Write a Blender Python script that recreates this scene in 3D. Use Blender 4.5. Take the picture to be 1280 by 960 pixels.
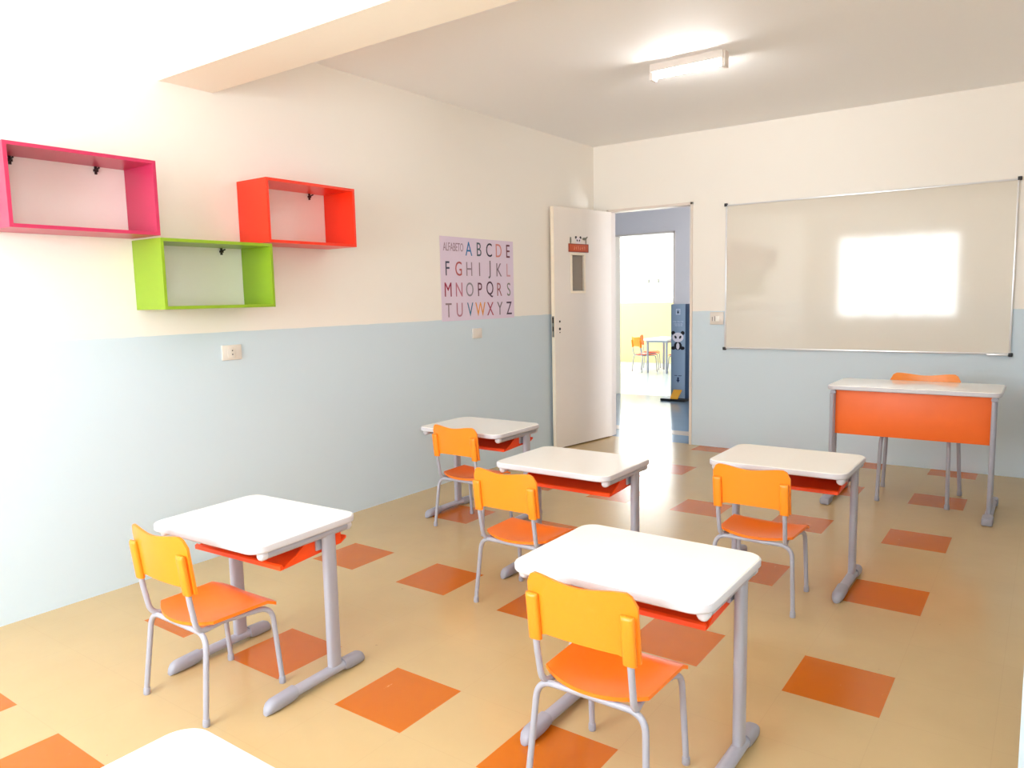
import bpy, bmesh, math, random
from mathutils import Vector, Matrix
random.seed(4)
for o in list(bpy.data.objects): bpy.data.objects.remove(o)
SC = bpy.context.scene
COL = SC.collection
PI = math.pi

# ------------------------------------------------------------------ camera
cam = bpy.data.cameras.new('camera'); camo = bpy.data.objects.new('camera', cam); COL.objects.link(camo)
R = ((0.8125776516769359, -0.049606634889292275, 0.5807381008425025),
     (0.5824887387776778, 0.10433331793322548, -0.8061150215485596),
     (-0.02060167935840502, 0.9933044551113244, 0.1136742286695121))
M4 = Matrix(R).to_4x4(); M4.translation = (0, 0, 1.331)
camo.matrix_world = M4
cam.sensor_width = 36.0; cam.sensor_fit = 'HORIZONTAL'; cam.lens = 936.6 / 1280 * 36.0
cam.clip_start = 0.03; cam.clip_end = 200
SC.camera = camo

# ------------------------------------------------------------------ view + world
SC.view_settings.view_transform = 'Standard'; SC.view_settings.look = 'None'
SC.view_settings.gamma = 1.0; SC.view_settings.use_curve_mapping = False
SC.view_settings.exposure = 0.66
SC.cycles.use_denoising = True
SC.cycles.max_bounces = 14; SC.cycles.diffuse_bounces = 10; SC.cycles.glossy_bounces = 6; SC.cycles.transparent_max_bounces = 12
SC.cycles.sample_clamp_indirect = 8
W = bpy.data.worlds.new('world'); SC.world = W; W.use_nodes = True
bg = W.node_tree.nodes['Background']; bg.inputs[0].default_value = (0.86, 0.94, 1.0, 1); bg.inputs[1].default_value = 1.2

def area(name, loc, rot, sx, sy, power, col=(1, 1, 1)):
    l = bpy.data.lights.new(name, 'AREA'); l.shape = 'RECTANGLE'; l.size = sx; l.size_y = sy
    l.energy = power; l.color = col
    o = bpy.data.objects.new(name, l); COL.objects.link(o); o.location = loc; o.rotation_euler = rot
    return o

# room dimensions (metres): x to the right along the whiteboard wall, y away from the viewer
XL, XR, YF, YB, ZC, ZP = -3.534, 0.42, -1.35, 6.273, 2.706, 1.185
YH = 6.38           # corridor side of the whiteboard wall
Y2, Y3 = 9.10, 13.70  # second wall, far wall
# daylight through the windows
area('daylight_front_window', (-2.10, YF - 0.16, 1.58), (PI/2, 0, 0), 2.0, 1.45, 116, (0.88, 0.955, 1.0))
area('daylight_side_window', (XR + 0.16, -0.35, 1.60), (PI/2, 0, PI/2), 1.3, 1.3, 30, (0.90, 0.96, 1.0))
area('daylight_corridor_window', (-0.6 + 0.17, 7.30, 1.20), (PI/2, 0, PI/2), 0.8, 1.0, 42, (0.97, 0.97, 1.0))
area('daylight_far_room', (-6.2, Y3 + 0.16, 1.80), (PI/2, 0, PI), 3.2, 1.05, 110, (0.93, 0.98, 1.0))
area('daylight_far_room_side', (-8.4, 11.4, 1.6), (PI/2, 0, -PI/2), 3.0, 1.4, 40, (0.95, 0.99, 1.0))

# ------------------------------------------------------------------ materials
def lin(c):
    return tuple(((v/255)/12.92 if v/255 <= 0.04045 else (((v/255)+0.055)/1.055)**2.4) for v in c)
def mat(name, rgb, rough=0.5, metal=0.0, spec=0.5, bump=0.0, bscale=60, vary=0.0, coat=0.0, srgb=True):
    m = bpy.data.materials.new(name); m.use_nodes = True
    nt = m.node_tree; b = nt.nodes['Principled BSDF']
    c = lin(rgb) if srgb else rgb
    b.inputs['Base Color'].default_value = (*c, 1); b.inputs['Roughness'].default_value = rough
    b.inputs['Metallic'].default_value = metal; b.inputs['Specular IOR Level'].default_value = spec
    b.inputs['Coat Weight'].default_value = coat; b.inputs['Coat Roughness'].default_value = 0.08
    tc = nt.nodes.new('ShaderNodeTexCoord')
    n = nt.nodes.new('ShaderNodeTexNoise'); n.inputs['Scale'].default_value = bscale; n.inputs['Detail'].default_value = 3
    nt.links.new(tc.outputs['Object'], n.inputs['Vector'])
    if vary > 0:
        mx = nt.nodes.new('ShaderNodeMix'); mx.data_type = 'RGBA'
        mx.inputs['A'].default_value = (*[v*(1-vary) for v in c], 1); mx.inputs['B'].default_value = (*[min(1, v*(1+vary)) for v in c], 1)
        nt.links.new(n.outputs['Fac'], mx.inputs['Factor']); nt.links.new(mx.outputs['Result'], b.inputs['Base Color'])
    if bump > 0:
        bp = nt.nodes.new('ShaderNodeBump'); bp.inputs['Strength'].default_value = bump; bp.inputs['Distance'].default_value = 0.002
        nt.links.new(n.outputs['Fac'], bp.inputs['Height']); nt.links.new(bp.outputs['Normal'], b.inputs['Normal'])
    return m
def emis(name, rgb, s):
    m = bpy.data.materials.new(name); m.use_nodes = True; b = m.node_tree.nodes['Principled BSDF']
    b.inputs['Base Color'].default_value = (*rgb, 1); b.inputs['Emission Color'].default_value = (*rgb, 1); b.inputs['Emission Strength'].default_value = s
    return m

def two_tone(name, upper, lower, rough=0.55):
    """wall paint: one colour above the dado line, another below it (world height)"""
    m = mat(name, upper, rough, bump=0.12, bscale=90); nt = m.node_tree; b = nt.nodes['Principled BSDF']
    g = nt.nodes.new('ShaderNodeNewGeometry'); s = nt.nodes.new('ShaderNodeSeparateXYZ'); nt.links.new(g.outputs['Position'], s.inputs[0])
    nz = nt.nodes.new('ShaderNodeTexNoise'); nz.inputs['Scale'].default_value = 9; nt.links.new(g.outputs['Position'], nz.inputs['Vector'])
    ma = nt.nodes.new('ShaderNodeMath'); ma.operation = 'MULTIPLY_ADD'; ma.inputs[1].default_value = 0.008
    nt.links.new(nz.outputs['Fac'], ma.inputs[0]); nt.links.new(s.outputs['Z'], ma.inputs[2])
    gt = nt.nodes.new('ShaderNodeMath'); gt.operation = 'GREATER_THAN'; gt.inputs[1].default_value = ZP + 0.004
    nt.links.new(ma.outputs[0], gt.inputs[0])
    mx = nt.nodes.new('ShaderNodeMix'); mx.data_type = 'RGBA'
    mx.inputs['A'].default_value = (*lin(lower), 1); mx.inputs['B'].default_value = (*lin(upper), 1)
    nt.links.new(gt.outputs[0], mx.inputs['Factor']); nt.links.new(mx.outputs['Result'], b.inputs['Base Color'])
    return m

def floor_mat():
    m = bpy.data.materials.new('vinyl_floor'); m.use_nodes = True; nt = m.node_tree; N = nt.nodes; L = nt.links
    b = N['Principled BSDF']
    g = N.new('ShaderNodeNewGeometry'); s = N.new('ShaderNodeSeparateXYZ'); L.new(g.outputs['Position'], s.inputs[0])
    def mth(op, a, b2=None, c=None):
        n = N.new('ShaderNodeMath'); n.operation = op
        for i, v in enumerate((a, b2, c)):
            if v is None: continue
            if isinstance(v, (int, float)): n.inputs[i].default_value = v
            else: L.new(v, n.inputs[i])
        return n.outputs[0]
    u = mth('DIVIDE', mth('SUBTRACT', -0.377, s.outputs['X']), 0.3)      # columns count leftwards
    v = mth('DIVIDE', mth('SUBTRACT', s.outputs['Y'], 1.555), 0.3)
    k = mth('FLOOR', u); j = mth('FLOOR', v)
    ke = mth('LESS_THAN', mth('ABSOLUTE', mth('SUBTRACT', mth('FLOORED_MODULO', k, 2.0), 0.0)), 0.5)
    je = mth('LESS_THAN', mth('FLOORED_MODULO', j, 3.0), 0.5)
    kin = mth('MULTIPLY', mth('GREATER_THAN', k, -0.5), mth('LESS_THAN', k, 8.5))
    tile = mth('MULTIPLY', mth('MULTIPLY', ke, je), kin)
    # seams
    fu = mth('ABSOLUTE', mth('SUBTRACT', mth('FRACT', u), 0.5)); fv = mth('ABSOLUTE', mth('SUBTRACT', mth('FRACT', v), 0.5))
    seam = mth('GREATER_THAN', mth('MAXIMUM', fu, fv), 0.4965)
    # beige and orange with mottling
    n1 = N.new('ShaderNodeTexNoise'); n1.inputs['Scale'].default_value = 5; n1.inputs['Detail'].default_value = 5; L.new(g.outputs['Position'], n1.inputs['Vector'])
    def mix(a, b2, f):
        n = N.new('ShaderNodeMix'); n.data_type = 'RGBA'
        for sock, val in (('A', a), ('B', b2)):
            if isinstance(val, tuple): n.inputs[sock].default_value = (*val, 1)
            else: L.new(val, n.inputs[sock])
        if isinstance(f, float): n.inputs['Factor'].default_value = f
        else: L.new(f, n.inputs['Factor'])
        return n.outputs['Result']
    beige = mix(BEIGE0, BEIGE1, n1.outputs['Fac'])
    orange = mix(ORG0, ORG1, n1.outputs['Fac'])
    # pale streaks in the orange tiles
    mp = N.new('ShaderNodeMapping'); mp.inputs['Scale'].default_value = (26, 9, 1); mp.inputs['Rotation'].default_value = (0, 0, 0.6); L.new(g.outputs['Position'], mp.inputs['Vector'])
    n2 = N.new('ShaderNodeTexNoise'); n2.inputs['Scale'].default_value = 1.0; n2.inputs['Detail'].default_value = 6; n2.inputs['Roughness'].default_value = 0.7; L.new(mp.outputs[0], n2.inputs['Vector'])
    st = N.new('ShaderNodeMapRange'); st.inputs['From Min'].default_value = 0.655; st.inputs['From Max'].default_value = 0.74; L.new(n2.outputs['Fac'], st.inputs['Value'])
    orange = mix(orange, (0.80, 0.42, 0.15), mth('MULTIPLY', st.outputs[0], 0.7))
    # scattered scuffs on the beige
    vo = N.new('ShaderNodeTexVoronoi'); vo.inputs['Scale'].default_value = 4.5; L.new(g.outputs['Position'], vo.inputs['Vector'])
    sc = mth('LESS_THAN', vo.outputs['Distance'], 0.022)
    beige = mix(beige, (0.32, 0.21, 0.12), mth('MULTIPLY', sc, 0.45))
    c = mix(beige, orange, tile)
    c = mix(c, (0.30, 0.18, 0.09), mth('MULTIPLY', seam, 0.10))
    L.new(c, b.inputs['Base Color'])
    b.inputs['Roughness'].default_value = 0.22; b.inputs['Specular IOR Level'].default_value = 0.45
    n3 = N.new('ShaderNodeTexNoise'); n3.inputs['Scale'].default_value = 14; n3.inputs['Detail'].default_value = 2; L.new(g.outputs['Position'], n3.inputs['Vector'])
    bp = N.new('ShaderNodeBump'); bp.inputs['Strength'].default_value = 0.12; bp.inputs['Distance'].default_value = 0.004
    L.new(n3.outputs['Fac'], bp.inputs['Height']); L.new(bp.outputs['Normal'], b.inputs['Normal'])
    return m
BEIGE0, BEIGE1 = lin((194, 167, 120)), lin((202, 175, 128))
ORG0, ORG1 = lin((190, 98, 6)), lin((202, 108, 10))

M_wall = two_tone('wall_paint_cream_over_blue', (244, 239, 231), (207, 223, 234))
M_yel = two_tone('wall_paint_white_over_yellow', (245, 243, 238), (246, 230, 160))
M_corr = two_tone('corridor_paint', (232, 226, 226), (150, 176, 196))
M_ceil = mat('ceiling_paint', (248, 248, 248), 0.7, bump=0.1, bscale=70)
M_beam = mat('beam_paint', (246, 236, 220), 0.6, bump=0.1, bscale=70)
M_floor = floor_mat()
M_white = mat('white_laminate', (248, 245, 240), 0.11, spec=0.5)
M_band = mat('grey_plastic_edge', (206, 203, 208), 0.4)
M_metal = mat('grey_painted_steel', (168, 168, 180), 0.32, spec=0.6)
M_shoe = mat('grey_plastic_shoe', (160, 160, 172), 0.45)
M_org = mat('orange_plastic', (250, 142, 32), 0.32, bump=0.25, bscale=400)
M_orgd = mat('orange_seat_plastic', (255, 128, 26), 0.32, bump=0.25, bscale=400)
M_tray = mat('red_orange_tray', (250, 78, 22), 0.3)
M_panel = mat('orange_panel', (250, 112, 36), 0.45, vary=0.03, bscale=3)
M_door = mat('door_enamel', (240, 232, 224), 0.2, vary=0.03, bscale=2)
M_dooredge = mat('door_edge_enamel', (244, 232, 212), 0.4)
M_frame = mat('door_frame_paint', (228, 216, 206), 0.4)
M_dark = mat('dark_hole', (30, 28, 28), 0.5)
M_screw = mat('worn_bracket', (70, 62, 62), 0.35, metal=0.8)
M_steel = mat('lock_steel', (150, 148, 140), 0.3, metal=0.9)
M_board = mat('whiteboard_enamel', (224, 218, 206), 0.07, spec=0.65)
M_alu = mat('aluminium_trim', (226, 226, 228), 0.3, metal=0.5)
M_capb = mat('black_corner_cap', (38, 36, 40), 0.45)
M_plate = mat('white_switch_plate', (228, 220, 212), 0.35)
M_pink = mat('pink_melamine', (194, 46, 88), 0.3)
M_green = mat('green_melamine', (138, 172, 30), 0.3)
M_red = mat('red_orange_melamine', (238, 50, 16), 0.3)
M_plinth = mat('totem_blue', (144, 162, 182), 0.4)
M_totside = mat('totem_side_navy', (38, 58, 84), 0.4)
M_winframe = mat('window_frame_white', (240, 240, 240), 0.4)
M_lampw = mat('lamp_housing_white', (240, 232, 226), 0.4)
M_tube = emis('lit_lamp_tube', (1.0, 0.99, 0.97), 92)
M_hall = mat('corridor_vinyl', (132, 150, 164), 0.16, vary=0.05, bscale=6)
M_farfloor = mat('far_room_vinyl', (206, 216, 218), 0.2, vary=0.03, bscale=6)
M_hallstrip = mat('corridor_vinyl_beige', (196, 178, 158), 0.2)
M_poster = mat('poster_lilac', (224, 208, 228), 0.45, vary=0.04, bscale=5)
def glass_mat():
    m = bpy.data.materials.new('window_glass'); m.use_nodes = True; nt = m.node_tree
    out = nt.nodes['Material Output']; nt.nodes.remove(nt.nodes['Principled BSDF'])
    t = nt.nodes.new('ShaderNodeBsdfTransparent'); gl = nt.nodes.new('ShaderNodeBsdfGlossy'); gl.inputs['Roughness'].default_value = 0.03
    mx = nt.nodes.new('ShaderNodeMixShader'); mx.inputs[0].default_value = 0.06
    nt.links.new(t.outputs[0], mx.inputs[1]); nt.links.new(gl.outputs[0], mx.inputs[2]); nt.links.new(mx.outputs[0], out.inputs[0])
    return m
M_glass = glass_mat()
M_vglass = mat('frosted_vision_pane', (150, 138, 124), 0.12)

# ------------------------------------------------------------------ mesh helpers
def link_mesh(name, bm, m, parent=None, smooth=35, loc=None):
    me = bpy.data.meshes.new(name); bmesh.ops.recalc_face_normals(bm, faces=bm.faces[:]); bm.to_mesh(me); bm.free()
    if smooth:
        for p in me.polygons: p.use_smooth = True
        me.set_sharp_from_angle(angle=math.radians(smooth))
    if m: me.materials.append(m)
    o = bpy.data.objects.new(name, me); COL.objects.link(o)
    if parent: o.parent = parent
    if loc: o.location = loc
    return o
def box(bm, x0, y0, z0, x1, y1, z1, bev=0.0, mtx=None):
    r = bmesh.ops.create_cube(bm, size=1.0); vs = r['verts']
    for v in vs:
        v.co = Vector(((v.co.x+.5)*(x1-x0)+x0, (v.co.y+.5)*(y1-y0)+y0, (v.co.z+.5)*(z1-z0)+z0))
    if bev > 0:
        es = list({e for v in vs for e in v.link_edges})
        rr = bmesh.ops.bevel(bm, geom=es, offset=bev, segments=2, affect='EDGES', profile=0.5)
        vs = list({v for f in rr['faces'] for v in f.verts} | {v for v in vs if v.is_valid})
    if mtx is not None: bmesh.ops.transform(bm, matrix=mtx, verts=[v for v in vs if v.is_valid])
    return vs
def B(): return bmesh.new()
def bx(*a, **k):
    bm = B(); box(bm, *a, **k); return bm
def fillet(pts, r, n=6):
    """round the inner corners of a polyline"""
    pts = [Vector(p) for p in pts]; rs = r if isinstance(r, (list, tuple)) else [r]*(len(pts)-2)
    out = [pts[0]]
    for i in range(1, len(pts)-1):
        a, b, c = pts[i-1], pts[i], pts[i+1]; rr = rs[i-1]
        u = (a-b).normalized(); v = (c-b).normalized(); ang = u.angle(v)
        if rr <= 0 or ang > PI-0.02: out.append(b); continue
        d = min(rr/math.tan(ang/2), (a-b).length*0.49, (c-b).length*0.49)
        p0, p1 = b+u*d, b+v*d
        for t in range(n+1):
            t /= n; out.append(p0*(1-t)**2 + b*2*t*(1-t) + p1*t*t)
    out.append(pts[-1]); return out
def tube(bm, pts, r, seg=12, sq=None, cap=True):
    """sweep a circle (or an oval sq=(a,b) along fixed side axis) along a polyline"""
    pts = [Vector(p) for p in pts]; rings = []
    T = []
    for i in range(len(pts)):
        t = (pts[min(i+1, len(pts)-1)] - pts[max(i-1, 0)]).normalized(); T.append(t)
    ref = Vector((1, 0, 0)) if abs(T[0].x) < 0.8 else Vector((0, 1, 0))
    nrm = (ref - T[0]*ref.dot(T[0])).normalized()
    for i, p in enumerate(pts):
        nrm = (nrm - T[i]*nrm.dot(T[i])).normalized(); bi = T[i].cross(nrm)
        rr = r[i] if isinstance(r, (list, tuple)) else r
        a, b = (sq if sq else (rr, rr))
        rings.append([bm.verts.new(p + nrm*a*math.cos(2*PI*k/seg) + bi*b*math.sin(2*PI*k/seg)) for k in range(seg)])
    for i in range(len(rings)-1):
        for k in range(seg):
            bm.faces.new((rings[i][k], rings[i][(k+1) % seg], rings[i+1][(k+1) % seg], rings[i+1][k]))
    if cap:
        bm.faces.new(rings[0][::-1]); bm.faces.new(rings[-1])
def rrect(w, d, r, n=8):
    P = []
    for cx, cy, a0 in ((w/2-r, d/2-r, 0), (-w/2+r, d/2-r, 90), (-w/2+r, -d/2+r, 180), (w/2-r, -d/2+r, 270)):
        for i in range(n+1):
            a = math.radians(a0+90*i/n); P.append((cx+r*math.cos(a), cy+r*math.sin(a)))
    return P
def loft(bm, loops, cap=True):
    R_ = [[bm.verts.new(p) for p in lp] for lp in loops]; n = len(R_[0])
    for a, b in zip(R_, R_[1:]):
        for k in range(n): bm.faces.new((a[k], a[(k+1) % n], b[(k+1) % n], b[k]))
    if cap: bm.faces.new(R_[0][::-1]); bm.faces.new(R_[-1])
def sheet(bm, f, nu, nv, th, up):
    """thick curved sheet: f(u,v)->(x,y,z), u in [-1,1], v in [0,1]; thickness along 'up'"""
    up = Vector(up)
    top = [[bm.verts.new(Vector(f(-1+2*i/nu, j/nv))) for i in range(nu+1)] for j in range(nv+1)]
    bot = [[bm.verts.new(v.co - up*th) for v in row] for row in top]
    for j in range(nv):
        for i in range(nu):
            bm.faces.new((top[j][i], top[j][i+1], top[j+1][i+1], top[j+1][i]))
            bm.faces.new((bot[j][i], bot[j+1][i], bot[j+1][i+1], bot[j][i+1]))
    for j in range(nv):
        bm.faces.new((top[j][0], top[j+1][0], bot[j+1][0], bot[j][0])); bm.faces.new((top[j][nu], bot[j][nu], bot[j+1][nu], top[j+1][nu]))
    for i in range(nu):
        bm.faces.new((top[0][i], bot[0][i], bot[0][i+1], top[0][i+1])); bm.faces.new((top[nv][i], top[nv][i+1], bot[nv][i+1], bot[nv][i]))
def disc(bm, c, r, n, axis, th):
    """short cylinder centred at c along axis"""
    a = Vector(axis).normalized(); s = Vector((0, 0, 1)) if abs(a.z) < .9 else Vector((1, 0, 0)); s = (s-a*s.dot(a)).normalized(); t = a.cross(s)
    c = Vector(c)
    l0 = [c + s*r*math.cos(2*PI*i/n) + t*r*math.sin(2*PI*i/n) for i in range(n)]
    loft(bm, [l0, [p+a*th for p in l0]])
def tag(o, label, cat, group=None, kind=None):
    o['label'] = label; o['category'] = cat
    if group: o['group'] = group
    if kind: o['kind'] = kind
    return o
def thing(name, label, cat, loc, rotz=0, group=None, scale=1):
    o = bpy.data.objects.new(name, None); o.empty_display_size = 0.1; COL.objects.link(o)
    o.location = loc; o.rotation_euler = (0, 0, rotz); o.scale = (scale,)*3
    return tag(o, label, cat, group)
def struct(name, bm, m, parent=None, smooth=None):
    o = link_mesh(name, bm, m, parent, smooth)
    if not parent: o['kind'] = 'structure'
    return o
def copy_tree(o, parent=None):
    c = o.copy(); COL.objects.link(c)
    if parent: c.parent = parent
    for ch in list(o.children): copy_tree(ch, c)
    return c

# ------------------------------------------------------------------ room shell
T = 0.15
struct('floor', bx(XL-T, YF-T, -0.12, XR+T, YB+0.02, 0), M_floor)
struct('ceiling', bx(XL-T, YF-T, ZC, XR+T, YH, ZC+0.12), M_ceil)
struct('wall_left', bx(XL-T, YF-T, 0, XL, YH, ZC), M_wall)
bm = B()     # front wall with its big window opening
WX0, WX1, WZ0, WZ1 = -3.05, -1.22, 0.88, 2.26
box(bm, XL, YF-T, 0, XR, YF, WZ0); box(bm, XL, YF-T, WZ1, XR, YF, ZC)
box(bm, XL, YF-T, WZ0, WX0, YF, WZ1); box(bm, WX1, YF-T, WZ0, XR, YF, WZ1)
struct('wall_front', bm, M_wall)
SY0, SY1, SZ0, SZ1 = -1.0, 0.3, 0.95, 2.25
bm = B()
box(bm, XR, YF-T, 0, XR+T, YH, SZ0); box(bm, XR, YF-T, SZ1, XR+T, YH, ZC)
box(bm, XR, YF-T, SZ0, XR+T, SY0, SZ1); box(bm, XR, SY1, SZ0, XR+T, YH, SZ1)
struct('wall_right', bm, M_wall)
DX0, DX1, DZ = -3.385, -2.565, 2.115
bm = B()
box(bm, XL, YB, 0, DX0, YH, ZC); box(bm, DX1, YB, 0, XR, YH, ZC); box(bm, DX0, YB, DZ, DX1, YH, ZC)
struct('wall_back', bm, M_wall)
struct('trim_1', bx(XL, 2.057, 2.402, XR, 2.346, ZC), M_beam)       # ceiling beam
struct('trim_2', bx(-0.012, 2.057, 0, XR, 2.346, 2.402), M_wall)      # pillar that carries it

def window(name, x0, z0, x1, z1, y, n, mtx=None):
    """aluminium sliding window in the XZ plane at depth y"""
    bm = B(); f = 0.04
    box(bm, x0, y-.03, z0, x1, y+.03, z0+f); box(bm, x0, y-.03, z1-f, x1, y+.03, z1)
    box(bm, x0, y-.03, z0+f, x0+f, y+.03, z1-f); box(bm, x1-f, y-.03, z0+f, x1, y+.03, z1-f)
    for i in range(1, n):
        xm = x0+(x1-x0)*i/n; box(bm, xm-.018, y-.02, z0+f, xm+.018, y+.02, z1-f)
    if mtx: bmesh.ops.transform(bm, matrix=mtx, verts=bm.verts[:])
    w = struct(name, bm, M_winframe)
    bm = bx(x0+f, y-.003, z0+f, x1-f, y+.003, z1-f)
    if mtx: bmesh.ops.transform(bm, matrix=mtx, verts=bm.verts[:])
    link_mesh('pane', bm, M_glass, w, None)
    return w
window('window_1', WX0, WZ0, WX1, WZ1, YF-0.08, 4)
window('window_2', -SY1, SZ0, -SY0, SZ1, 0, 2, Matrix.Translation((XR+0.08, 0, 0)) @ Matrix.Rotation(-PI/2, 4, 'Z'))

# corridor and far room
HX0, HX1 = -8.3, -0.6
struct('floor_corridor', bx(HX0, YB+0.02, -0.12, HX1, Y2+.06, -0.001), M_hall)
struct('floor_far_room', bx(HX0, Y2+.06, -0.12, HX1, Y3+T, -0.001), M_farfloor)
bm = B(); box(bm, HX0, 6.66, -0.001, HX1, 6.86, 0.0005)
struct('trim_3', bm, M_hallstrip)
struct('ceiling_corridor', bx(HX0-T, YH, ZC, HX1+T, Y3+T, ZC+0.12), M_ceil)
bm = B(); box(bm, HX1, YH, 0, HX1+T, Y3+T, 0.70); box(bm, HX1, YH, 1.70, HX1+T, Y3+T, ZC); box(bm, HX1, YH, 0.70, HX1+T, 6.9, 1.70); box(bm, HX1, 7.7, 0.70, HX1+T, Y3+T, 1.70)
struct('wall_corridor_right', bm, M_corr)
struct('wall_corridor_left', bx(-7.2-T, YH, 0, -7.2, Y2, ZC), M_corr)
struct('wall_corridor_front', bx(-7.2, YB, 0, XL-T, YH, ZC), M_corr)
O0, O1, OZ = -4.81, -3.955, 2.13
bm = B()
box(bm, HX0, Y2, 0, O0, Y2+.12, ZC); box(bm, O1, Y2, 0, HX1, Y2+.12, ZC); box(bm, O0, Y2, OZ, O1, Y2+.12, ZC)
struct('wall_corridor', bm, M_corr)
FX0, FX1, FZ0, FZ1 = -7.8, -4.6, 1.28, 2.33
bm = B()
box(bm, HX0, Y3, 0, HX1, Y3+T, FZ0); box(bm, HX0, Y3, FZ1, HX1, Y3+T, ZC); box(bm, HX0, Y3, FZ0, FX0, Y3+T, FZ1); box(bm, FX1, Y3, FZ0, HX1, Y3+T, FZ1)
struct('wall_far', bm, M_yel)
bm = B()
box(bm, HX0-T, Y2, 0, HX0, Y3+T, 0.9); box(bm, HX0-T, Y2, 2.3, HX0, Y3+T, ZC); box(bm, HX0-T, Y2, .9, HX0, 9.9, 2.3); box(bm, HX0-T, 12.9, .9, HX0, Y3+T, 2.3)
struct('wall_far_left', bm, M_yel)
w3 = window('window_3', FX0, FZ0, FX1, FZ1, Y3+0.07, 4)
for x in (-6.50, -6.29):
    link_mesh('latch', bx(x-.03, Y3+.0, 1.57, x+.03, Y3+.045, 1.65, bev=.004), M_steel, w3)

# door frame of the classroom, and of the room across the corridor
def door_frame(name, x0, x1, z1, ya, yb, m):
    bm = B(); t = 0.022
    for (a, b) in ((x0, x0+t), (x1-t, x1)): box(bm, a, ya, 0, b, yb, z1, bev=.002)
    box(bm, x0, ya, z1-t, x1, yb, z1, bev=.002)
    return struct(name, bm, m)
door_frame('trim_4', DX0-.008, DX1+.008, DZ+.008, YB-.012, YH+.012, M_frame)
door_frame('trim_5', O0-.01, O1+.01, OZ+.01, Y2-.012, Y2+.132, M_frame)

# classroom door, opened back against the left wall (local x runs from hinge to free edge)
hinge = Vector((-3.362, 6.262, 0)); free = Vector((-3.488, 5.47, 0))
ang = math.atan2(free.y-hinge.y, free.x-hinge.x); DW = 0.80; DT = 0.035
# local +x along the leaf, local +y = towards the viewer's side of the leaf
bm = B()
vx0, vx1, vz0, vz1 = 0.405, 0.565, 1.385, 1.695
box(bm, 0, -DT/2, 0.012, vx0, DT/2, 2.10); box(bm, vx1, -DT/2, 0.012, DW, DT/2, 2.10)
box(bm, vx0, -DT/2, 0.012, vx1, DT/2, vz0); box(bm, vx0, -DT/2, vz1, vx1, DT/2, 2.10)
door = struct('door_1', bm, M_door); door.location = hinge; door.rotation_euler = (0, 0, ang)
link_mesh('door_edge', bx(DW, -DT/2, 0.012, DW+.004, DT/2, 2.10), M_dooredge, door, None)
bm = B()
for a in ((vx0-.022, vz0-.022, vx1+.022, vz0), (vx0-.022, vz1, vx1+.022, vz1+.022), (vx0-.022, vz0, vx0, vz1), (vx1, vz0, vx1+.022, vz1)):
    box(bm, a[0], -DT/2-.006, a[1], a[2], DT/2+.006, a[3], bev=.002)
link_mesh('vision_frame', bm, M_dooredge, door)
link_mesh('vision_pane', bx(vx0, -.003, vz0, vx1, .003, vz1), M_vglass, door, None)
link_mesh('lock_plate', bx(DW+.004, -.011, 0.99, DW+.0055, .011, 1.17), M_steel, door, None)
bm = B(); box(bm, DW+.0055, -.008, 1.11, DW+.009, .008, 1.16); box(bm, DW+.0055, -.006, 1.04, DW+.008, .006, 1.08)
link_mesh('latch_bolt', bm, M_dark, door, None)
bm = B()
for z, r in ((1.122, .010), (1.058, .012), (1.028, .006)): disc(bm, (DW-.062, DT/2-.002, z), r, 16, (0, 1, 0), .004)
link_mesh('handle_hole', bm, M_dark, door)
for z in (0.3, 1.1, 1.85):
    bm = B(); tube(bm, [(0.004, -DT/2-.004, z-.045), (0.004, -DT/2-.004, z+.045)], .006, 8)
    link_mesh('hinge', bm, M_frame, door)
# which side of the leaf does the viewer see?  (+y local when rotated by ang)
side_dir = Vector((-math.sin(ang), math.cos(ang), 0)); VS = 1 if side_dir.x > 0 else -1
def on_door(xl, zl, off=0.0):
    return hinge + Vector((math.cos(ang), math.sin(ang), 0))*xl + side_dir*VS*(DT/2+off) + Vector((0, 0, zl))

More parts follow.
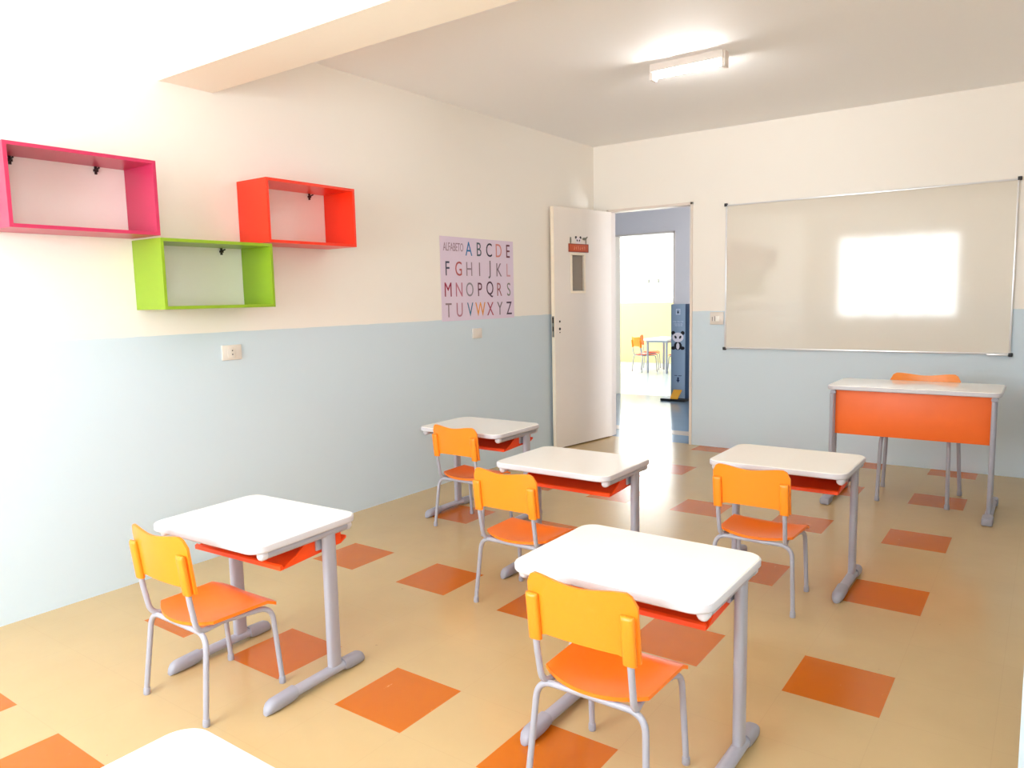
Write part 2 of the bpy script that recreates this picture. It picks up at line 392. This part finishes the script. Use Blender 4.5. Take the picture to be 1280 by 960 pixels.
# ------------------------------------------------------------------ chairs
def chair_parts(t, mb, ms, lift=0.0):
    # seat
    def f(u, v):
        uu = u
        hw = 0.156 + 0.008*v
        yr = 0.012 + 0.050*abs(u)**2.2
        y = yr*(1-v) + (0.306 - 0.010*abs(u)**6)*v
        x = uu*hw
        z = lift + 0.304 + 0.010*u*u*(1-0.35*v) - 0.016*math.sin(PI*min(1, v*1.1))*(1-u*u) + 0.004*v - 0.030*max(0, v-0.86)/0.14*0.5
        return (x, y, z+0.006)
    bm = B(); sheet(bm, f, 16, 14, 0.011, (0, 0, 1))
    link_mesh('seat', bm, ms, t, 40)
    # backrest: curved shell with a dipped top edge
    zb0, zt0 = 0.444, 0.617
    def g(u, v):
        au = abs(u)
        rnd = 0.035*(max(0, au-0.80)/0.20)**2.6
        zt = zt0 - 0.012*(math.cos(u*PI*0.62)**2 if au < .81 else 0) - rnd
        zb = zb0 + 0.006*(1-u*u) - 0.014*(1 if au > .86 else max(0, (au-.70)/.16))
        z = zb + (zt-zb)*v
        y = 0.004 - 0.022*(1-u*u) - 0.12*(z-0.43) 
        return (0.161*u, y, z)
    bm = B(); sheet(bm, g, 24, 10, 0.009, (0, -1, 0))
    bk = link_mesh('backrest', bm, mb, t, 40)
    for s in (-1, 1):
        bm = B(); x = s*0.1395
        def yy(z): return -0.0075 - 0.12*(z-0.43)
        lo = []
        for z, k in ((0.428, .9), (0.432, 1), (0.548, 1), (0.556, .85), (0.560, .4)):
            lo.append([(x+.0185*math.copysign(abs(c)**.7, c), yy(z)-.0020+.0105*k*math.copysign(abs(sn)**.7, sn), z) for c, sn in [(math.cos(a), math.sin(a)) for a in [2*PI*i/16 for i in range(16)]]])
        loft(bm, lo); link_mesh('sleeve', bm, mb, bk, 50)
    # side frames: upright, seat runner and front leg in one bent tube
    for s in (-1, 1):
        x = s*0.140
        pts = fillet([(x, -0.022, 0.54), (x, -0.004, 0.40+lift/2), (s*.138, 0.016, 0.291+lift), (s*.118, .12, .291+lift), (s*.147, 0.288, 0.288+lift), (s*0.153, 0.311, 0.016)], [.3, .045, .08, .055], 8)
        bm = B(); tube(bm, pts, 0.0092, 12); link_mesh('side_tube', bm, M_metal, t, 60)
        bm = B(); tube(bm, [(s*.153, .311, 0), (s*.153, .311, .004), (s*.153, .3105, .022), (s*.153, .310, .024)], [.0105, .0118, .0112, .0095], 12); link_mesh('foot_cap', bm, M_shoe, t, 50)
        bm = B(); tube(bm, [(s*.178, .0, 0), (s*.178, .0, .004), (s*.178, .001, .022), (s*.178, .001, .024)], [.0105, .0118, .0112, .0095], 12); link_mesh('foot_cap', bm, M_shoe, t, 50)
    pts = fillet([(-.178, 0, .016), (-.162, .030, .2885+lift), (.162, .030, .2885+lift), (.178, 0, .016)], [.055, .055], 9)
    bm = B(); tube(bm, pts, 0.0092, 12); link_mesh('rear_leg_hoop', bm, M_metal, t, 60)
    bm = B(); tube(bm, [(-.135, .235, .289+lift), (.135, .235, .289+lift)], .006, 8); link_mesh('seat_bar', bm, M_metal, t, 60)

# ------------------------------------------------------------------ student desks
DH = 0.570
def desk_parts(t):
    w, d = 0.604, 0.462
    def L_(sc, z, ww=w, dd=d, r=.055): return [(x, y, z) for x, y in rrect(ww-2*sc, dd-2*sc, max(.005, r-sc), 8)]
    bm = B(); loft(bm, [L_(.003, DH-.018), L_(.003, DH-.003), L_(.006, DH)]); link_mesh('tabletop', bm, M_white, t, 30)
    bm = B()
    o = [L_(.003, DH-.025), L_(0, DH-.021), L_(0, DH-.006), L_(.0015, DH-.0025), L_(.0034, DH-.0025), L_(.0034, DH-.006)]
    loft(bm, o, cap=False)
    lo = [bm.verts.new(p) for p in L_(.003, DH-.025)]
    bm.faces.new(lo)
    link_mesh('edge_band', bm, M_band, t, 30)
    for s in (-1, 1):
        x = s*0.273
        bm = B(); tube(bm, [(x, -.172, DH-.038), (x, .180, DH-.038)], .0165, 14); link_mesh('side_rail', bm, M_metal, t, 50)
        for e, ye in ((-1, -.172), (1, .180)):
            bm = B(); tube(bm, [(x, ye, DH-.038), (x, ye+e*.016, DH-.038), (x, ye+e*.022, DH-.038), (x, ye+e*.025, DH-.038)], [.0178, .0178, .014, .006], 14)
            link_mesh('rail_cap', bm, M_band, t, 50)
        bm = B(); yc = 0.100
        lo = [[(x+.0155*math.copysign(abs(math.cos(a))**.8, math.cos(a)), yc+(0.028)*math.copysign(abs(math.sin(a))**.7, math.sin(a)), z) for a in [2*PI*i/24 for i in range(24)]] for z in (.04, DH-.045)]
        loft(bm, lo); link_mesh('column', bm, M_metal, t, 60)
        bm = B(); tube(bm, [(x, -.12, .026), (x, .19, .026)], .0, 16, sq=(.021, .0175)); link_mesh('foot', bm, M_metal, t, 50)
        # plastic shoes that raise the tube off the floor
        def shoe(y0, y1, n):
            lo = []
            dirn = 1 if y1 > y0 else -1; Ls = abs(y1-y0)
            for q in [0, .12, .3, .55, .75, .88, .96, 1]:
                y = y0+dirn*Ls*q
                hh = .0485*(1-.10*q) if q < .75 else .0485*(1-.10*q)*math.sqrt(max(.02, 1-((q-.75)/.27)**2))
                zb = 0.0 if q > .2 else (.008 - .04*q if q < .2 else 0)
                ww = .0235*(1 if q < .75 else math.sqrt(max(.05, 1-((q-.75)/.28)**2)))
                zb = max(0, zb)
                lo.append([(x+ww*math.copysign(abs(math.cos(a))**.75, math.cos(a)), y, zb+(hh-zb)*(.5+.5*math.copysign(abs(math.sin(a))**.75, math.sin(a)))) for a in [2*PI*i/16 for i in range(16)]])
            bm = B(); loft(bm, lo); link_mesh('foot_shoe', bm, M_shoe, t, 50)
        shoe(-.085, -.208, 0); shoe(.135, .240, 1)
        link_mesh('tray_bracket', bx(x-s*.022-.004, .060, .470, x-s*.022+.004, .14, DH-.045), M_metal, t, None)
    # book tray, open towards the sitter: floor sloping up to the back, side walls and back wall
    bm = B(); xs = .242
    def prism(poly, xa, xb):
        a = [bm.verts.new((xa, y, z)) for y, z in poly]; b = [bm.verts.new((xb, y, z)) for y, z in poly]
        n = len(poly); bm.faces.new(a[::-1]); bm.faces.new(b)
        for i in range(n): bm.faces.new((a[i], a[(i+1) % n], b[(i+1) % n], b[i]))
    prism([(-.090, .444), (-.090, .458), (-.082, .462), (-.076, .452), (.185, .468), (.185, .460)], -xs, xs)
    for s in (-1, 1):
        prism([(-.085, .446), (-.020, .478), (.050, .532), (.185, .532), (.185, .462)], s*xs-.003, s*xs+.003)
    prism([(.180, .462), (.180, .532), (.186, .532), (.186, .462)], -xs, xs)
    prism([(.186, .460), (.186, .468), (.214, .482), (.214, .474)], -xs, xs)
    link_mesh('book_tray', bm, M_tray, t, 30)

desks = [((-2.280, 1.575), 'child desk with white top nearest the left wall under the colourful shelves'),
         ((-0.947, 1.922), 'largest child desk in view, right in front of the nearest orange chair'),
         ((-0.965, 3.515), 'child desk with white top standing between the foreground desk and the teacher desk'),
         ((-1.797, 2.970), 'child desk with glossy reflecting white top in the middle of the room'),
         ((-2.790, 3.530), 'child desk with white top nearest the open door, close to the left wall'),
         ((-0.950, 0.475), 'child desk of which only a rounded white top corner shows at the bottom edge')]
first = None
for (x, y), lab in desks:
    if first is None:
        first = thing('student_desk', lab, 'desk', (x, y, 0), math.radians(3), 'child desks in rows'); first.scale = (0.955, 1, 1); desk_parts(first)
    else:
        c = copy_tree(first); c.location = (x, y, 0); c.rotation_euler = (0, 0, 0); c.scale = (1, 1, 1); c['label'] = lab
chairs = [((-2.295, 1.240), 'orange child chair with grey legs nearest the left wall, at the desk under the shelves'),
          ((-0.938, 1.590), 'largest and nearest orange child chair, its back hiding part of the foreground desk'),
          ((-0.985, 3.065), 'orange child chair on the right, facing the desk in front of the teacher desk'),
          ((-1.828, 2.480), 'orange child chair behind the middle desk with the reflecting top'),
          ((-2.728, 3.230), 'smallest looking orange child chair, at the desk beside the open door')]
firstc = None
for (x, y), lab in chairs:
    if firstc is None:
        firstc = thing('school_chair', lab, 'chair', (x, y, 0), 0, 'orange child chairs at the desks'); chair_parts(firstc, M_org, M_orgd)
    else:
        c = copy_tree(firstc); c.location = (x, y, 0); c['label'] = lab

# ------------------------------------------------------------------ teacher's desk and chair
t = thing('teacher_desk', 'wide teacher desk with white top and orange modesty panel under the whiteboard', 'desk', (-0.672, 5.05, 0))
TH = 0.742
bm = B()
def TL(sc, z): return [(x, y+.185, z) for x, y in rrect(.935-2*sc, .485-2*sc, max(.005, .05-sc), 8)]
loft(bm, [TL(.003, TH-.02), TL(.003, TH-.003), TL(.006, TH)]); link_mesh('tabletop', bm, M_white, t, 30)
bm = B(); loft(bm, [TL(.003, TH-.027), TL(0, TH-.023), TL(0, TH-.006), TL(.0015, TH-.0025), TL(.0034, TH-.0025)], cap=False)
bm.faces.new([bm.verts.new(p) for p in TL(.003, TH-.027)]); link_mesh('edge_band', bm, M_band, t, 30)
for s in (-1, 1):
    x = s*.433
    for yc, nm in ((-.045, 'column'), (.045, 'column')):
        bm = B(); loft(bm, [[(x+.013*math.copysign(abs(math.cos(a))**.7, math.cos(a)), yc+.018*math.copysign(abs(math.sin(a))**.7, math.sin(a)), z) for a in [2*PI*i/20 for i in range(20)]] for z in (.03, TH-.05)])
        link_mesh(nm, bm, M_metal, t, 60)
    bm = B(); tube(bm, [(x, -.03, TH-.044), (x, .40, TH-.044)], .017, 14); link_mesh('side_rail', bm, M_metal, t, 50)
    bm = B(); tube(bm, [(x, -.13, .026), (x, .34, .026)], 0, 14, sq=(.022, .018)); link_mesh('foot', bm, M_metal, t, 50)
    for a, b in ((-.185, -.08), (.30, .38)):
        link_mesh('foot_shoe', bx(x-.028, a, 0, x+.028, b, .045, bev=.010), M_shoe, t)
link_mesh('modesty_panel', bx(-.420, -.012, .432, .420, .006, TH-.030, bev=.002), M_panel, t)

t = thing('teacher_chair', 'adult size orange chair mostly hidden behind the teacher desk', 'chair', (-0.655, 5.530, 0), PI, None, 1.27)
chair_parts(t, M_org, M_orgd, 0.045)

# ------------------------------------------------------------------ box shelves on the left wall
def shelf(name, lab, y0, y1, z0, z1, m, brk):
    t = thing(name, lab, 'shelf', (XL, (y0+y1)/2, z0), 0, 'box shelves on the wall')
    w = (y1-y0)/2; h = z1-z0; th = .015; dep = .25
    for nm, a in (('side_panel', (0.002, -w, 0, dep, -w+th, h)), ('side_panel', (0.002, w-th, 0, dep, w, h)),
                  ('top_panel', (0.002, -w+th, h-th, dep, w-th, h)), ('bottom_panel', (0.002, -w+th, 0, dep, w-th, th))):
        link_mesh(nm, bx(*a, bev=.0008), m, t, None)
    for yb in brk:
        bm = B(); box(bm, .004, yb-.005, h-.050, .010, yb+.005, h-.015); box(bm, .004, yb-.010, h-.038, .012, yb+.010, h-.028)
        tube(bm, [(.006, yb, h-.032), (.040, yb, h-.024)], .0038, 8)
        link_mesh('hanging_bracket', bm, M_screw, t, 40)
shelf('box_shelf', 'pink open box shelf, leftmost and highest on the cream wall', 1.265, 1.872, 1.645, 1.973, M_pink, (-.187, .158))
shelf('box_shelf', 'lime green open box shelf hung lowest, between pink and orange ones', 1.868, 2.470, 1.312, 1.636, M_green, (.165,))
shelf('box_shelf', 'red orange open box shelf, rightmost of the three on the wall', 2.452, 3.052, 1.643, 1.971, M_red, (.175,))

# ------------------------------------------------------------------ lettering helper
def text_bm(s, size, xs=1.0, depth=0.0004, shear=0.0, off=0.0):
    cu = bpy.data.curves.new('txt', 'FONT'); cu.body = s; cu.size = size; cu.extrude = depth; cu.align_x = 'CENTER'; cu.align_y = 'CENTER'; cu.resolution_u = 4
    cu.offset = off; cu.shear = shear
    ob = bpy.data.objects.new('txt', cu); COL.objects.link(ob)
    dg = bpy.context.evaluated_depsgraph_get(); me = bpy.data.meshes.new_from_object(ob.evaluated_get(dg))
    bm = B(); bm.from_mesh(me); bpy.data.objects.remove(ob); bpy.data.meshes.remove(me)
    xsv = [v.co.x for v in bm.verts]; ysv = [v.co.y for v in bm.verts]
    cx, cy = (min(xsv)+max(xsv))/2, (min(ysv)+max(ysv))/2
    for v in bm.verts: v.co.x = (v.co.x-cx)*xs; v.co.y -= cy
    return bm
def mtx_axes(o, ax, ay):
    ax = Vector(ax).normalized(); ay = Vector(ay).normalized(); az = ax.cross(ay)
    m = Matrix((ax, ay, az)).transposed().to_4x4(); m.translation = o; return m

# alphabet poster
PY0, PY1, PZ0, PZ1 = 4.066, 4.953, 1.176, 1.780
pt = thing('alphabet_poster', 'lilac ALFABETO poster with coloured capital letters on the left wall', 'poster', (XL, (PY0+PY1)/2, PZ0))
link_mesh('poster_sheet', bx(.001, PY0-(PY0+PY1)/2, 0, .0025, PY1-(PY0+PY1)/2, PZ1-PZ0), M_poster, pt, None)
rows = [('  ABCDE', .130), ('FGHIJKL', .375), ('MNOPQRS', .625), ('TUVWXYZ', .870)]
LC = dict(A=(30,110,170), B=(70,84,96), C=(28,20,52), D=(206,130,124), E=(104,40,62), F=(56,56,86), G=(176,80,84), H=(150,130,146), I=(130,112,124),
          J=(96,84,96), K=(124,104,122), L=(204,150,164), M=(150,20,62), N=(186,112,136), O=(140,134,146), P=(96,40,64), Q=(70,30,62), R=(160,96,106),
          S=(126,126,122), T=(146,124,134), U=(176,120,140), V=(50,112,148), W=(230,150,50), X=(168,70,96), Y=(120,110,120), Z=(70,46,74))
for row, fz in rows:
    for i, ch in enumerate(row):
        if ch == ' ': continue
        bm = text_bm(ch, .148, .80)
        fx = .085 + .1395*i
        bmesh.ops.transform(bm, matrix=mtx_axes((.0030, (fx-.5)*(PY1-PY0), (1-fz)*(PZ1-PZ0)), (0, 1, 0), (0, 0, 1)), verts=bm.verts[:])
        link_mesh('letter', bm, mat('ink_'+ch, LC[ch], .5), pt, None)
bm = text_bm('ALFABETO', .085, .56)
bmesh.ops.transform(bm, matrix=mtx_axes((.0030, (.165-.5)*(PY1-PY0), (1-.12)*(PZ1-PZ0)), (0, 1, 0), (0, 0, 1)), verts=bm.verts[:])
link_mesh('title', bm, mat('ink_title', (150, 120, 140), .5), pt, None)

# ------------------------------------------------------------------ sockets and switch
t = thing('wall_socket', 'white rectangular socket outlet on the blue wall below the green shelf', 'socket', (XL, 2.358, 1.076))
link_mesh('plate', bx(0, -.059, -.040, .010, .059, .040, bev=.004), M_plate, t)
link_mesh('insert', bx(.010, -.028, -.030, .013, .014, .030, bev=.003), M_plate, t)
bm = B()
for z in (-.010, .010): disc(bm, (.0128, 0, z), .0035, 10, (1, 0, 0), .001)
link_mesh('socket_hole', bm, M_dark, t)
t = thing('blank_plate', 'small white blank wall plate under the alphabet poster', 'wall plate', (XL, 4.46, 1.073))
link_mesh('plate', bx(0, -.055, -.038, .010, .055, .038, bev=.004), M_plate, t)
link_mesh('cover', bx(.010, -.035, -.024, .012, .035, .024, bev=.001), M_plate, t)
t = thing('light_switch', 'white light switch plate between doorway and whiteboard', 'switch', (-2.335, YB, 1.128))
link_mesh('plate', bx(-.060, -.010, -.058, .060, 0, .050, bev=.004), M_plate, t)
link_mesh('rocker', bx(-.010, -.016, -.030, .026, -.010, .016, bev=.003), mat('rocker_white', (250, 246, 240), .3), t)
bm = B(); box(bm, -.040, -.0115, -.028, -.036, -.010, .008); box(bm, -.016, -.0115, -.028, -.012, -.010, .016); link_mesh('socket_slot', bm, M_screw, t, None)

# ------------------------------------------------------------------ whiteboard
BX0, BX1, BZ0, BZ1 = -2.262, -0.220, 0.867, 2.070
t = thing('whiteboard', 'large glossy whiteboard with thin aluminium frame on the back wall', 'whiteboard', ((BX0+BX1)/2, YB, BZ0))
w = (BX1-BX0)/2; h = BZ1-BZ0
link_mesh('board_surface', bx(-w+.008, -.014, .008, w-.008, -.001, h-.008), M_board, t, None)
bm = B(); f = .012
for a in ((-w, 0, w, f), (-w, h-f, w, h), (-w, f, -w+f, h-f), (w-f, f, w, h-f)): box(bm, a[0], -.022, a[1], a[2], -.0005, a[3], bev=.002)
link_mesh('frame', bm, M_alu, t)
for a, b in ((-w, 0), (w, 0), (-w, h), (w, h)):
    link_mesh('corner_cap', bx(a-.013, -.025, b-.013, a+.013, -.0005, b+.013, bev=.004), M_capb, t)
link_mesh('pen_ledge', bx(w-.14, -.045, -.006, w-.015, -.022, .006, bev=.002), M_alu, t)

# ------------------------------------------------------------------ ceiling lamp
t = thing('ceiling_lamp', 'short white fluorescent batten lamp glowing on the ceiling', 'lamp', (-1.81, 4.35, ZC))
link_mesh('housing', bx(-.225, -.048, -.045, .225, .048, 0, bev=.003), M_lampw, t)
for s in (-1, 1):
    link_mesh('end_socket', bx(s*.222-.012, -.030, -.088, s*.222+.012, .030, -.0, bev=.003), M_lampw, t)
bm = B(); tube(bm, [(-.210, 0, -.061), (.210, 0, -.061)], .0155, 16); link_mesh('lamp_tube', bm, M_tube, t, 50)

# ------------------------------------------------------------------ sign on the door (board plus a strip of little pictures)
t = thing('door_sign', 'orange name board with panda and bamboo pictures on the open door', 'sign', on_door(.478, 1.722, .0))
t.rotation_euler = (0, 0, ang if VS > 0 else ang+PI)
sgn = 1
link_mesh('name_board', bx(-.135, .0008, 0, .135, .006, .072, bev=.002), mat('sign_orange', (196, 84, 46), .5), t)
bm = B()
for a in ((-.135, 0, .135, .006), (-.135, .066, .135, .072), (-.135, .006, -.129, .066), (.129, .006, .135, .066)): box(bm, a[0], .006, a[1], a[2], .0075, a[3])
link_mesh('board_border', bm, mat('sign_border', (140, 52, 30), .5), t, None)
bm = B()
for i in range(6):
    xx = -.085+.028*i; box(bm, xx, .006, .020, xx+.004, .0072, .048); box(bm, xx, .006, .044-.01*(i % 3), xx+.014, .0072, .048-.01*(i % 3))
link_mesh('board_lettering', bm, mat('sign_lettering', (232, 158, 124), .5), t, None)
M_pw = mat('panda_white', (232, 222, 226), .5); M_pb = mat('panda_black', (26, 18, 26), .5); M_bam = mat('bamboo_grey_green', (128, 126, 108), .5)
def ell(bm, cx, cz, rx, rz, y0, th, n=18, rot=0):
    l = []
    for i in range(n):
        a = 2*PI*i/n; px, pz = rx*math.cos(a), rz*math.sin(a)
        l.append((cx+px*math.cos(rot)-pz*math.sin(rot), y0, cz+px*math.sin(rot)+pz*math.cos(rot)))
    loft(bm, [l, [(p[0], p[1]+th, p[2]) for p in l]])
def panda(t, cx, cz, k, d, extra):
    """little sitting panda picture; d = outward direction sign along local y"""
    bm = B(); ell(bm, cx, cz, .060*k, .048*k, .001*d, .0012*d)
    o = link_mesh('panda_face', bm, M_pw, t, None)
    bm = B()
    for s in (-1, 1): ell(bm, cx+s*.050*k, cz+.044*k, .021*k, .020*k, .0008*d, .001*d); ell(bm, cx+s*.025*k, cz+.002*k, .011*k, .017*k, .0023*d, .0006*d, rot=-s*.5)
    if extra:
        ell(bm, cx, cz-.085*k, .042*k, .042*k, .0006*d, .001*d)
        for s in (-1, 1): ell(bm, cx+s*.048*k, cz-.108*k, .024*k, .018*k, .0006*d, .0014*d)
    link_mesh('panda_black_patch', bm, M_pb, t, None)
    if extra:
        bm = B(); ell(bm, cx, cz-.088*k, .017*k, .034*k, .0018*d, .0008*d); link_mesh('panda_belly', bm, M_pw, t, None)
panda(t, .0, .100, .62, 1, False)
bm = B(); ell(bm, .105, .100, .010, .030, .001, .002); ell(bm, -.105, .098, .006, .032, .001, .002)
ell(bm, -.085, .118, .030, .012, .001, .002); ell(bm, -.112, .128, .022, .007, .001, .002, rot=-.5)
link_mesh('bamboo_picture', bm, M_bam, t, None)

# ------------------------------------------------------------------ sanitizer totem in the corridor
t = thing('sanitizer_totem', 'tall blue grey pedal totem with a panda picture in the corridor', 'totem', (-3.795, 8.86, 0))
link_mesh('column', bx(-.100, .0, .03, .092, .175, 1.215, bev=.004), M_plinth, t)
link_mesh('side_panel', bx(.092, .0, .03, .102, .175, 1.217, bev=.002), M_totside, t)
link_mesh('base_plate', bx(-.20, -.10, 0, .14, .19, .03, bev=.006), M_dark, t)
bm = B(); a = [(-.055, -.01, .14), (.055, -.01, .14), (.045, -.12, .045), (-.055, -.12, .045)]
loft(bm, [a, [(p[0], p[1], p[2]-.012) for p in a]]); link_mesh('foot_pedal', bm, mat('pedal_yellow', (226, 160, 40), .45), t, None)
bm = B(); 
for q in ((-.028, 1.085, .028, 1.093), (-.028, 1.147, .028, 1.155), (-.028, 1.093, -.020, 1.147), (.020, 1.093, .028, 1.147)): box(bm, q[0]-.004, -.0012, q[1], q[2]-.004, .0005, q[3])
link_mesh('sticker_frame', bm, mat('sticker_white', (214, 220, 228), .5), t, None)
bm = B(); box(bm, -.014, -.0012, 1.102, .004, .0005, 1.126); link_mesh('sticker_mark', bm, M_dark, t, None)
bm = B()
for (z, x0, x1) in ((.995, -.075, .070), (.965, -.060, .060), (.945, -.050, .055)):
    n = 9
    for i in range(n):
        xx = x0+(x1-x0)*i/n; box(bm, xx, -.0012, z-.007*((i*7) % 3)/2, xx+(x1-x0)/n*.62, .0005, z+.006+.006*((i*5) % 3)/2)
link_mesh('white_lettering', bm, mat('totem_lettering', (186, 198, 214), .5), t, None)
panda(t, -.005, .800, 1.25, -1, True)
bm = B(); box(bm, -.05, -.0012, .315, -.012, .0005, .322); box(bm, .002, -.0012, .313, .045, .0005, .320); box(bm, -.012, -.0012, .262, .010, .0005, .297)
v = [(-.024, -.0012, .262), (.022, -.0012, .262), (-.001, -.0012, .228)]
loft(bm, [v, [(p[0], .0005, p[2]) for p in v]]); link_mesh('arrow_mark', bm, mat('totem_navy_ink', (14, 30, 66), .5), t, None)

# ------------------------------------------------------------------ furniture in the room across the corridor
farc = [((-5.88, 11.93), -0.62, 'orange chair in the far room seen through the doorway, in front', None),
        ((-6.05, 12.50), -1.25, 'red orange chair in the far room, half hidden behind the other chair', M_tray),
        ((-5.02, 12.15), 1.50, 'red chair in the far room behind the totem, facing the table', M_red)]
c2 = None
for i, ((x, y), rz, lab, mm) in enumerate(farc):
    c = copy_tree(firstc); c.location = (x, y, 0); c.rotation_euler = (0, 0, rz); c['label'] = lab; c['group'] = 'chairs in the far room'
    def recol(o):
        for ch in o.children:
            if ch.name.split('.')[0] in ('seat', 'backrest', 'sleeve'):
                ch.data = ch.data.copy(); ch.data.materials[0] = mm or M_org
                if i < 2 and ch.name.startswith('seat') and not ch.name.startswith('seat_bar'): ch.data.materials[0] = M_tray
            recol(ch)
    recol(c)
t = thing('low_table', 'low white children table beside the chairs in the far room', 'table', (-5.47, 12.2, 0))
bm = B(); loft(bm, [[(x, y, z) for x, y in rrect(.50, .78, .06)] for z in (.56, .59)]); link_mesh('tabletop', bm, M_white, t, 30)
bm = B(); loft(bm, [[(x, y, z) for x, y in rrect(.42, .70, .03)] for z in (.525, .56)]); link_mesh('apron', bm, M_metal, t, 30)
for sx in (-1, 1):
    for sy in (-1, 1):
        bm = B(); tube(bm, [(sx*.175, sy*.33, 0), (sx*.175, sy*.33, .53)], .020, 12); link_mesh('leg', bm, M_metal, t, 50)
